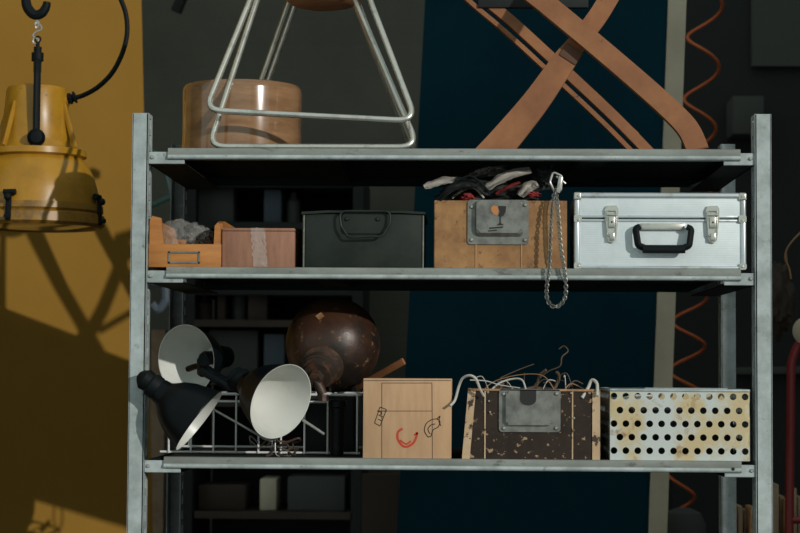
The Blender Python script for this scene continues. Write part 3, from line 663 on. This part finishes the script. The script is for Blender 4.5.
# something for the flask to rest on: a stout block inside the rack
bm = BM(); box(bm, (X(308,.24,400),.17,LZ), (X(356,.24,400),.35,zr-.004), .004)
single('dark_block', bm, 'dark', 'dark block standing inside the wire rack beneath the rusty flask', 'block', (X(330,.24,400),.24,LZ))
bm = BM(); cyl(bm, (X(337,.10,430),.10,LZ), (X(337,.10,430),.10,Z(408,.10,340)), .013, 20); lathe(bm, [(0,0),(.017,.002),(.017,.012),(.012,.016),(0,.017)], (X(337,.10,430),.10,Z(408,.10,340)), (0,0,1), 20)
single('dark_bottle', bm, 'black', 'slim dark bottle by the white wires just left of the cardboard box', 'bottle', (X(337,.06,430),.06,LZ))
# stick laid over rack to the right, rod crossing the wires
bm = BM(); rail(W(356,388,.33), W(404,361,.26), .014, .007, bm); 
single('flat_stick', bm, 'wood_stool', 'flat worn stick leaning up right behind the cardboard box', 'stick', W(352,389,.14))
bm = BM(); tube(bm, [W(211,408,.05),W(262,437,.04)], .0022, 8); tube(bm, [W(262,437,.04),W(273,441,.04)], .0035, 8)
single('thin_rod', bm, 'steel', 'thin metal rod slanting down behind the wires left of the big white-lined shade', 'rod', W(262,437,.04))
bm = BM(); tube(bm, [W(303,420,.05),W(324,434,.03)], .0026, 8)
single('short_rod', bm, 'steel', 'short metal rod poking out right of the big white-lined lampshade', 'rod', W(312,428,.04))
for i in range(7):
    bm = BM(); r_ = random.Random(i+30); x_ = 262+r_.random()*36; y_ = 440+r_.random()*14
    pts = [W(x_+r_.uniform(-16,16), min(456,y_+r_.uniform(-10,8)), .045+.03*r_.random()) for _ in range(5)]
    tube(bm, smooth_path(pts, 6), .0013+.0008*r_.random(), 6)
    single('tangled_wire', bm, ['rust2','plate','twig'][i%3], 'thin dull wire tangled on the shelf under the big white-lined shade', 'wire', pts[0], 'tangled wires in the rack')
# cardboard box with doodles
yc = .008; xa, xb = X(363,yc,420), X(451.5,yc,420); zc1 = W(407,378.5,yc).z
cb = thing('cardboard_box', 'plain cardboard box with black doodles and a red curved smile', 'box', ((xa+xb)/2,.1,LZ))
bm = BM(); box(bm, (xa,yc,LZ), (xb,yc+.17,zc1), .0015); link('body', bm, 'card', cb)
K = lambda x, y_: W(x,y_,yc)
def ribbon(bm, pts, w, y=yc):
    ps = smooth_path([V((K(*p).x,0,K(*p).z)) for p in pts], 5) if len(pts) > 2 else [V((K(*p).x,0,K(*p).z)) for p in pts]
    prev = None
    for i in range(len(ps)):
        d = (ps[min(len(ps)-1,i+1)]-ps[max(0,i-1)]).normalized(); n = V((-d.z,0,d.x))*w/2
        a_ = bm.verts.new((ps[i]+n)+V((0,y-.0004,0))); b_ = bm.verts.new((ps[i]-n)+V((0,y-.0004,0)))
        if prev: bm.faces.new((prev[0], a_, b_, prev[1]))
        prev = (a_, b_)
bm = BM()
for a_, b_ in (((381.8,383),(381.8,459.5)),((432,383),(432.5,459.5)),((381.8,383),(432,383)),((381.8,411),(432,411))): ribbon(bm, (a_,b_), .0012)
ribbon(bm, ((363,380.5),(451,380.5)), .0012); link('flap_line', bm, 'crease', cb, flat=True)
bm = BM()
for ln in (((380,407),(386.5,409.5)),((386.5,409.5),(380,426)),((380,426),(374.5,423)),((374.5,423),(380,407)),((378.5,415),(383,417)),((378,419),(382,421)),((377,411),(387,411))): ribbon(bm, ln, .0014)
ribbon(bm, ((379,411),(381.5,413),(380,415)), .0016); link('black_doodle', bm, 'ink', cb, flat=True)
bm = BM()
for ln in (((428,437),(424.5,431),(426,424),(431,420),(437,419),(440,422),(438,427),(433,430),(431,436),(428,437)),((430,434),(428,429),(431,425),(435,424)),((437,419),(440,416),(439,421),(441,426))): ribbon(bm, ln, .0016)
link('black_doodle', bm, 'ink', cb, flat=True)
bm = BM(); ribbon(bm, ((402.5,428.5),(398,432),(397.5,438),(400,443),(404,446.5),(409,446),(414,442),(416.5,436),(417,432)), .0042); ribbon(bm, ((414,435),(418,433)), .003); ribbon(bm, ((400,440),(406,444),(411,441)), .003); link('red_smile', bm, 'redink', cb, flat=True)
# worn dark fibre box
yw = .012; xa, xb = X(462,yw,425), X(600,yw,425); zw = W(530,389.5,yw).z
wb = thing('fibre_box', 'peeling dark brown fibre box with cream corners and metal plate on lower shelf', 'box', ((xa+xb)/2,.12,LZ))
KW = lambda x, y_, yy=yw: W(x,y_,yy)
pl = fibre_box(wb, xa, xb, yw, LZ, zw, 'worn', 'cream_fibre', [KW(485,425).x, KW(572.5,425).x], .011, (KW(499,400).x,KW(560.5,400).x,KW(530,432).z,zw+.001,0), ewid=.014)
bm = BM(); prism(bm, rrect(KW(507,0).x,KW(530,425).z,KW(553,0).x,KW(530,391).z,.005), yw-.010, yw-.003)
bmesh.ops.bevel(bm, geom=[e for e in bm.edges if all(v.co.y < yw-.009 for v in e.verts)], offset=.003, segments=3, affect='EDGES'); pk = link('pocket', bm, 'plate', pl)
bm = BM(); cx_ = KW(529,0).x; zt_ = KW(530,390.5).z; rr_ = 8*mm(0)
prism(bm, [(cx_-rr_,zt_),(cx_-rr_,zt_-.016)]+[(cx_-rr_*math.cos(PI*i/8),zt_-.016-rr_*.75*math.sin(PI*i/8)) for i in range(1,8)]+[(cx_+rr_,zt_-.016),(cx_+rr_,zt_)], yw-.0108, yw-.0095); link('finger_notch', bm, 'ink', pk, flat=True)
for x_, y_ in ((504,428),(556,428),(504,394),(556.5,393.5)):
    bm = BM(); screw(bm, (KW(x_,y_).x,yw-.004,KW(x_,y_).z), .0036); link('rivet', bm, 'steel', pl)
for x_, y_ in ((488,392),(489,401),(490,412),(571,393),(574,418)):
    bm = BM(); screw(bm, (KW(x_,y_).x,yw-.001,KW(x_,y_).z), .0022); link('rivet', bm, 'steel', wb)
bm = BM(); box(bm, (xa+.011,yw-.003,zw-.003), (xb,yw+.003,zw+.001), .001); link('top_edge', bm, 'tan_edge', wb)
# heap inside and stray twigs and cables
bm = BM(); crumple(bm, W(530,398,.12), (.105,.08,.02), 21, .3)
single('tangled_heap', bm, 'twig', 'dark tangle filling the peeling brown box', 'tangle', W(530,400,.12))
ST = [(((450,406),(455,400),(459,386),(463,378),(470,375.5),(476,379),(480,389),(484,396)),.0024,'cable_white','white bent cable looping over the left corner of the peeling box','cable',-.006),
 (((525,392),(533,387),(540,378),(549,371),(560,366),(562,357),(568,351),(564,346),(559,349)),.0012,'twig','bare twig rising highest above the peeling box','twig',.06),
 (((515,395),(527,389),(536,386),(540,375),(546,370)),.0028,'twig','thick short twig beside the tall bare twig','twig',.05),
 (((486,396),(498,384),(512,379),(522,380),(526,390)),.0017,'cable_white','pale cable arching over the metal plate of the peeling box','cable',.03),
 (((478,398),(490,384),(508,377),(530,374),(545,377),(555,391)),.0009,'copper','thin wire arching widely over the peeling box','wire',.05),
 (((500,378),(518,370),(534,364)),.0009,'twig','hair-thin stalk slanting up left of the tall twig','twig',.08),
 (((548,396),(556,386),(559,377),(557,372)),.003,'twig','stubby upright twig right of the metal plate','twig',.05),
 (((470,380),(486,381),(500,385),(520,388)),.0010,'cable_white','fine pale thread lying left across the top of the box','thread',.02),
 (((562,394),(570,384),(580,387),(588,392)),.0011,'copper','small copper wire curl at the right end of the peeling box','wire',.03),
 (((582,398),(588,388),(592,380),(597,384),(597,396)),.003,'cable_white','thick pale cable bend at the right corner of the peeling box','cable',.01),
 (((488,398),(494,388),(503,384),(497,392)),.0026,'twig','curled stub by the left rivets of the peeling box','twig',.04),
 (((566,392),(574,381),(583,384)),.0012,'twig','short fine twig near the right end of the peeling box','twig',.06)]
for pts, r_, m_, lb, ct, yy in ST:
    bm = BM(); tube(bm, smooth_path([W(x,y,yy+.01*math.sin(i)) for i, (x, y) in enumerate(pts)], 7), r_, 8)
    single('stray_'+ct, bm, m_, lb, ct, W(pts[0][0],pts[0][1],yy))
for i in range(12):
    r_ = random.Random(i+90); x_ = 482+i*8.4; yy = .03+.1*r_.random(); lean = r_.uniform(-16,16); h_ = r_.uniform(6,20)
    bm = BM(); tube(bm, smooth_path([W(x_,397,yy), W(x_+lean*.3,391-h_*.3,yy), W(x_+lean*.8,389-h_*.8,yy), W(x_+lean*1.5,389-h_*.7,yy)], 5), .0007+.0004*r_.random(), 5)
    single('dry_stalk', bm, ['twig','cable_white','rust2'][i%3], 'hair-thin dry stalk bristling from the top of the peeling brown box', 'stalk', W(x_,397,yy), 'dry stalks in the peeling box')
# perforated metal box
yp = .01; xa, xb = X(610.0,yp,425), X(749.6,yp,425); zp = W(680,391,yp).z
pf = thing('perforated_box', 'perforated galvanised metal box with yellow stains at right of lower shelf', 'box', ((xa+xb)/2,.12,LZ))
rz = [W(680,y_,yp).z for y_ in (396.5,410.5,424,437.5,451)]
edges = [zp]+[(rz[i]+rz[i+1])/2 for i in range(4)]+[LZ]
def hole_row(bm, x0_, x1_, zc_, zlo, zhi, pitch, off, R, mk):
    """one strip of sheet with round holes; mk(x, z) gives the 3-D point"""
    x = x0_; n = 16
    def quad(a_, b_):
        if b_-a_ > 1e-5: bm.faces.new([bm.verts.new(mk(*p)) for p in ((a_,zlo),(b_,zlo),(b_,zhi),(a_,zhi))])
    c = x0_+off
    while c+R < x1_-.0005:
        a_, b_ = max(x, c-pitch/2), min(c+pitch/2, x1_)
        if c-R < a_+.0004: c += pitch; continue
        quad(x, a_)
        hv = [bm.verts.new(mk(c+R*math.cos(2*PI*i/n), zc_+R*math.sin(2*PI*i/n))) for i in range(n)]
        ov = []
        for i in range(n):
            an = 2*PI*i/n; dx, dz = math.cos(an), math.sin(an)
            tx = ((b_-c) if dx > 0 else (a_-c))/dx if abs(dx) > 1e-6 else 1e9
            tz = ((zhi-zc_) if dz > 0 else (zlo-zc_))/dz if abs(dz) > 1e-6 else 1e9
            t = min(tx, tz); ov.append((c+dx*t, zc_+dz*t, tx < tz))
        vo = [bm.verts.new(mk(o[0], o[1])) for o in ov]
        for i in range(n):
            j = (i+1) % n
            if ov[i][2] != ov[j][2]:
                cxn = (b_ if math.cos(2*PI*(i+.5)/n) > 0 else a_); czn = (zhi if math.sin(2*PI*(i+.5)/n) > 0 else zlo)
                bm.faces.new((hv[i], vo[i], bm.verts.new(mk(cxn, czn)), vo[j], hv[j]))
            else: bm.faces.new((hv[i], vo[i], vo[j], hv[j]))
        x = b_; c += pitch
    quad(x, x1_)
pitch = 11.75*mm(yp)*1.003; R_ = 3.35*mm(yp)
def sheet(mk, a_, b_, offs, m_='perf', name='front_panel'):
    bm = BM()
    for i in range(5): hole_row(bm, a_, b_, rz[i], edges[i+1], edges[i], pitch, offs[i%2], R_, mk)
    bmesh.ops.remove_doubles(bm, verts=bm.verts, dist=.00005); bmesh.ops.dissolve_degenerate(bm, dist=.00005, edges=bm.edges)
    bmesh.ops.recalc_face_normals(bm, faces=bm.faces)
    o = link(name, bm, m_, pf, flat=True)
    md = o.modifiers.new('thickness', 'SOLIDIFY'); md.thickness = .0012; md.offset = 0
    return o
o1 = 3.9*mm(yp); o2 = o1+pitch/2
sheet(lambda x, z: V((x, yp, z)), xa, xb, (o1, o2))
sheet(lambda x, z: V((x, yp+.26, z)), xa, xb, (o1, o2), name='back_panel')
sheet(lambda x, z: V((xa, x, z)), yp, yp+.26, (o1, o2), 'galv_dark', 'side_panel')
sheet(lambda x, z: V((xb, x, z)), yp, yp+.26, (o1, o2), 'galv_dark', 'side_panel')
bm = BM(); tube(bm, round_path([(xa,yp,zp+.001),(xb,yp,zp+.001),(xb,yp+.26,zp+.001),(xa,yp+.26,zp+.001)], .004, 4, True), .0028, 8, True); link('rolled_rim', bm, 'galv', pf)
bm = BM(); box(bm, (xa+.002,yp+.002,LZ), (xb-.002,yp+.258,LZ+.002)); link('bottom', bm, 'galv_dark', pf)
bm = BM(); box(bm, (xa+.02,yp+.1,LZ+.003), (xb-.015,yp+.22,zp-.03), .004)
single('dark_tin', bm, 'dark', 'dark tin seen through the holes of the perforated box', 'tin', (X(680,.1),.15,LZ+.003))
bm = BM(); crumple(bm, (X(640,.05),.05,zp-.022), (.035,.02,.014), 31, .4); single('paper_wad', bm, 'white_cloth', 'pale crumpled paper behind the upper left holes of the perforated box', 'paper', (X(640,.05),.05,zp-.03))
# ------------------------------------------------------------------ behind the shelving unit
# leaning teal board with a cream edge batten
yt = 1.28
tb = thing('teal_board', 'tall dark teal painted board leaning behind the shelving unit', 'board', (W(530,370,yt).x,yt,0))
a0, a1 = W(425,0,yt), W(397,533,yt); c0_, c1_ = W(668,0,yt), W(648,533,yt); d0, d1 = W(686,0,yt), W(666.5,533,yt)
def atz(p, q, z): t = (z-p.z)/(q.z-p.z); return p.x+(q.x-p.x)*t
bm = BM(); zA, zB = 0.0, 2.35
prism(bm, [(atz(a0,a1,zA),zA),(atz(c0_,c1_,zA),zA),(atz(c0_,c1_,zB),zB),(atz(a0,a1,zB),zB)], yt, yt+.03); link('panel', bm, 'teal', tb)
bm = BM(); prism(bm, [(atz(c0_,c1_,zA),zA),(atz(d0,d1,zA),zA),(atz(d0,d1,zB),zB),(atz(c0_,c1_,zB),zB)], yt-.012, yt+.035); link('edge_batten', bm, 'cream', tb)
# coiled orange cord
bm = BM(); yk_ = 1.75; top = W(716,-70,yk_); bot = W(668,640,yk_); n = 640; pts = []
pk_ = [-117,-55,7,69,131,188,244,298,347,396,446,498,550,602,654]      # heights of the coil's turns, stretched wider near the top
for i in range(n+1):
    f = i/n*13.999; k_ = int(f); py = pk_[k_]+(pk_[k_+1]-pk_[k_])*(f-k_); ph = 2*PI*(f-k_)
    cxp = 706+(680-706)*(py/500); A_ = 16.5 if py < 420 else 14
    p = W(cxp, py, yk_); pts.append(p+V((A_*mm(yk_)*math.cos(ph), A_*mm(yk_)*math.sin(ph), 0)))
tube(bm, pts, .0042, 8)
single('coiled_cord', bm, 'cord', 'orange coiled air hose hanging right of the cream batten', 'cord', top)
# dark cabinet and open racks far behind
def bgbox(name, px0, py0, px1, py1, y, d, m, label, cat, grp=None, bev=.004):
    a_, b_ = W(px0,py1,y), W(px1,py0,y); c = W((px0+px1)/2,(py0+py1)/2,y)
    bm = BM(); box(bm, (a_.x,y,a_.z), (b_.x,y+d,b_.z), bev)
    return single(name, bm, m, label, cat, (c.x,y+d/2,a_.z), grp)
yr = 2.05
rk2 = thing('storage_rack', 'dark open storage rack far behind the shelving unit on the left', 'rack', (W(270,330,yr).x,yr,0))
for px in (184,352):
    bm = BM(); x = W(px,330,yr).x; box(bm, (x,yr,0), (x+.03,yr+.4,W(270,176,yr).z)); link('upright', bm, 'dark', rk2)
for py in (180,222,288,320,378,400,512):
    bm = BM(); z = W(270,py,yr).z; box(bm, (W(184,py,yr).x+.03,yr,z-.02), (W(352,py,yr).x,yr+.4,z)); link('rack_shelf', bm, 'dim_brown' if py > 300 else 'dark', rk2)
bm = BM(); box(bm, (W(186,300,yr).x+.031,yr+.39,.3), (W(352,300,yr).x-.001,yr+.4,W(270,181,yr).z)); link('back_sheet', bm, 'dark', rk2)
zs2 = lambda py: W(270,py,yr).z
def onrack(name, px0, px1, pyt, shelf, m, label, cat, rnd=False):
    zb2 = zs2(shelf)+.0005; x0_, x1_ = W(px0,shelf,yr).x, W(px1,shelf,yr).x; zt_ = W(px0,pyt,yr+.06).z; bm = BM()
    if rnd: r_ = (x1_-x0_)/2; h = zt_-zb2; lathe(bm, [(0,0),(r_*.9,0),(r_,h*.1),(r_,h*.7),(r_*.45,h*.82),(r_*.4,h),(0,h)], ((x0_+x1_)/2,yr+.08,zb2), (0,0,1), 24)
    else: box(bm, (x0_,yr+.04,zb2), (x1_,yr+.2,zt_), .005)
    single(name, bm, m, label, cat, ((x0_+x1_)/2,yr+.1,zb2))
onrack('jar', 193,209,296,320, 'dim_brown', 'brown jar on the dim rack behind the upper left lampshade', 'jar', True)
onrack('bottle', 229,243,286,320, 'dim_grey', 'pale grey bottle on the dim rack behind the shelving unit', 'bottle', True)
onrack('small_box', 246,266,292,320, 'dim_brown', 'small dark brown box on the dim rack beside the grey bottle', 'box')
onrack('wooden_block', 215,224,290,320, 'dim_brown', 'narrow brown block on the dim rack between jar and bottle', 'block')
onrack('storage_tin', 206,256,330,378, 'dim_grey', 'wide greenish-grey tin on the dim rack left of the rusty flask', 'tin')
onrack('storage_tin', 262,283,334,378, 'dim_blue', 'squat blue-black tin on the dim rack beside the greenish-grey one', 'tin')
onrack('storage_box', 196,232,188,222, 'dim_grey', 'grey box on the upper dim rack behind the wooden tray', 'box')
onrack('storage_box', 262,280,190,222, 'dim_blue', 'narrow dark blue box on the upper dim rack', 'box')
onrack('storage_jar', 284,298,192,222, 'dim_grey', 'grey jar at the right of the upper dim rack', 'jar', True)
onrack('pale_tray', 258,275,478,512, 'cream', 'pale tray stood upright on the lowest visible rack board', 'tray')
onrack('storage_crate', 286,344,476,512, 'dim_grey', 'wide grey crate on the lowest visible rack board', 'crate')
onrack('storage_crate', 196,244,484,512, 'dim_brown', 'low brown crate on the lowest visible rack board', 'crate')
# brown door behind the teal board
p_ = W(362,474,1.6); p2 = W(398,474,1.6); bm = BM(); box(bm, (p_.x,1.6,0), (p2.x,1.63,p_.z)); single('upright_plank', bm, 'dim_brown', 'brown upright plank seen below the lower shelf left of the teal board', 'plank', (p_.x,1.6,0))
# left strip: hanging green frame, clamp
bm = BM(); yq = 1.9
tube(bm, round_path([W(150,150,yq),W(162,158,yq),W(172,196,yq),W(150,206,yq),W(140,180,yq)], .01, 4, True), .009, 8, True)
single('bent_rod', bm, 'darkgreen', 'dark green bent frame hanging behind the left post above the tray', 'frame', W(160,180,yq))
bm = BM(); tube(bm, round_path([W(152,282,yq),W(165,284,yq),W(166,300,yq),W(158,312,yq),W(152,304,yq)], .01, 4), .012, 8)
single('hanging_clamp', bm, 'dim_blue', 'dark blue clamp hanging behind the left post below the middle shelf', 'clamp', W(158,290,yq))
bm = BM(); rail(W(176,12,2.2), W(186,-12,2.2), .03, .03, bm)
single('wall_peg', bm, 'dark', 'dark peg on the grey wall near the top edge', 'peg', W(180,0,2.2))
p_ = W(152,300,2.2); p2 = W(166,300,2.2); bm = BM(); box(bm, (p_.x,2.2,0), (p2.x,2.24,W(160,330,2.2).z)); single('upright_plank', bm, 'paper', 'narrow pale plank standing just right of the yellow wall edge', 'plank', (p_.x,2.2,0))
# dark clutter at the right
bm = BM(); box(bm, (W(672,300,2.45).x,2.45,0), (W(812,300,2.45).x,2.55,3.0)); single('dark_backdrop', bm, 'dark', 'tall near-black screen filling the background at right', 'backdrop', (W(740,300,2.45).x,2.5,0))  # added sheet, its colour stands for the darkness of the room
bgbox('wall_cabinet', 733,96,764,134, 2.30, .149, 'dim_grey', 'small grey cabinet glimpsed above the right end of the top shelf', 'cabinet')
bm = BM(); a_ = W(752,-20,2.42); b_ = W(812,66,2.42); box(bm, (a_.x,2.42,b_.z), (b_.x,2.449,a_.z)); single('wall_patch', bm, 'dim_grey', 'dim grey slab added for the wall patch in the top right corner', 'board', (b_.x,2.42,b_.z))  # thin slab added where a grey patch of wall shows
bm = BM(); crumple(bm, W(776,300,2.0), (.05,.05,.1), 41, .25); single('hanging_bag', bm, 'dim_brown', 'dark brown bag hanging behind the right post', 'bag', W(776,300,2.0))
bm = BM(); tube(bm, smooth_path([W(x,y,.5) for x, y in ((806,228),(797,236),(788,247),(785,258),(789,268),(791,279))], 6), .0022, 8); tube(bm, smooth_path([W(x,y,.5) for x, y in ((786,250),(787,262),(790,272))], 6), .0016, 8)
single('copper_wire', bm, 'copper', 'frayed copper-coloured wire end at the right edge beside the post', 'wire', W(800,232,.5))
trl = thing('trolley_frame', 'dark red tubular trolley frame standing right of the shelving unit', 'trolley', (W(788,760,.7).x,.7,0))
bm = BM(); lathe(bm, [(0,0),(.026,.002),(.03,.01),(.022,.016),(0,.018)], W(807,331,.69), (-.3,-1,0), 32); link('handle_grip', bm, 'cream', trl)
bm = BM(); tube(bm, round_path([W(812,332,.7),W(797,346,.7),W(791,362,.7),W(789,560,.7),V((W(788,760,.7).x,.7,.01))], .06, 8), .0095, 12); link('side_tube', bm, 'red_tube', trl); bm = BM()
tube(bm, [W(812,520,.7),W(789,520,.7)], .008, 12)
link('cross_tube', bm, 'red_tube', trl)
# stacked timber offcuts at lower right
st = [(731,508,737,'a'),(738,506,743,'b'),(744,510,749,'c'),(750,507,756,'d'),(772,484,779,'e'),(780,496,785,'f'),(786,500,791,'g'),(792,488,797,'h'),(798,497,804,'i')]
lab = ['leftmost timber offcut behind the right rear post','second timber offcut from the right rear post','third timber offcut, slightly shorter, left of the right front post','timber offcut close against the left of the right front post','tall pale timber offcut just right of the right front post','short timber offcut behind the red frame, left of it','timber offcut standing directly behind the red tube','tall timber offcut just right of the red tube','timber offcut cut off by the right edge of the view']
for i, (p0, pt, p1, _) in enumerate(st):
    y = 1.0+.03*(i%3); a_, b_ = W(p0,533,y), W(p1,pt,y); bm = BM(); box(bm, (a_.x,y,0.55), (b_.x,y+.08,b_.z), .003)
    single('timber_offcut', bm, 'paper' if i % 3 else 'tan_edge', lab[i], 'timber', (a_.x,y,.55), 'timber offcuts at lower right')
bm = BM(); box(bm, (W(722,533,1).x,.98,.5), (W(822,533,1).x,1.25,.549), .004); 
for x in (W(725,533,1).x, W(818,533,1).x): box(bm, (x-.02,1.0,0), (x+.02,1.04,.5)); box(bm, (x-.02,1.2,0), (x+.02,1.24,.5))
single('low_bench', bm, 'dim_brown', 'low dark bench carrying the timber offcuts at lower right', 'bench', (W(770,533,1).x,1.1,0))
bm = BM(); p_ = W(683,508,1.5); lathe(bm, [(0,0),(.05,0),(.058,.02),(.058,p_.z-.04),(.045,p_.z-.012),(.02,p_.z),(0,p_.z)], (p_.x,1.5,0), (0,0,1), 32); single('gas_cylinder', bm, 'dim_grey', 'grey round-topped cylinder low behind the coiled orange hose', 'cylinder', (p_.x,1.5,0))
bm = BM(); rail(W(735,371,2.43), W(812,370,2.43), .022, .03, bm)
single('cross_bar', bm, 'dim_grey', 'dim horizontal bar crossing behind the right post', 'bar', W(790,372,2.43))
# ------------------------------------------------------------------ light
S = V((-1, 1.1, -.44)).normalized()
sd = bpy.data.lights.new('sun', 'SUN'); so = bpy.data.objects.new('sun', sd); COL.objects.link(so)
sd.energy = 2.15; sd.angle = math.radians(.55); sd.color = (1,.97,.9); so.location = (4,-4,4)
so.rotation_euler = S.to_track_quat('-Z', 'Y').to_euler()
w = bpy.data.worlds.new('world'); SC.world = w; w.use_nodes = True
bg = w.node_tree.nodes['Background']; bg.inputs[0].default_value = (.86,1,.97,1); bg.inputs[1].default_value = .5
vs_ = SC.view_settings; vs_.view_transform = 'Standard'; vs_.look = 'None'; vs_.gamma = 1; vs_.exposure = 0; vs_.use_curve_mapping = False
SC.cycles.max_bounces = 8
for o in bpy.data.objects:
    if '_w' in o: del o['_w']
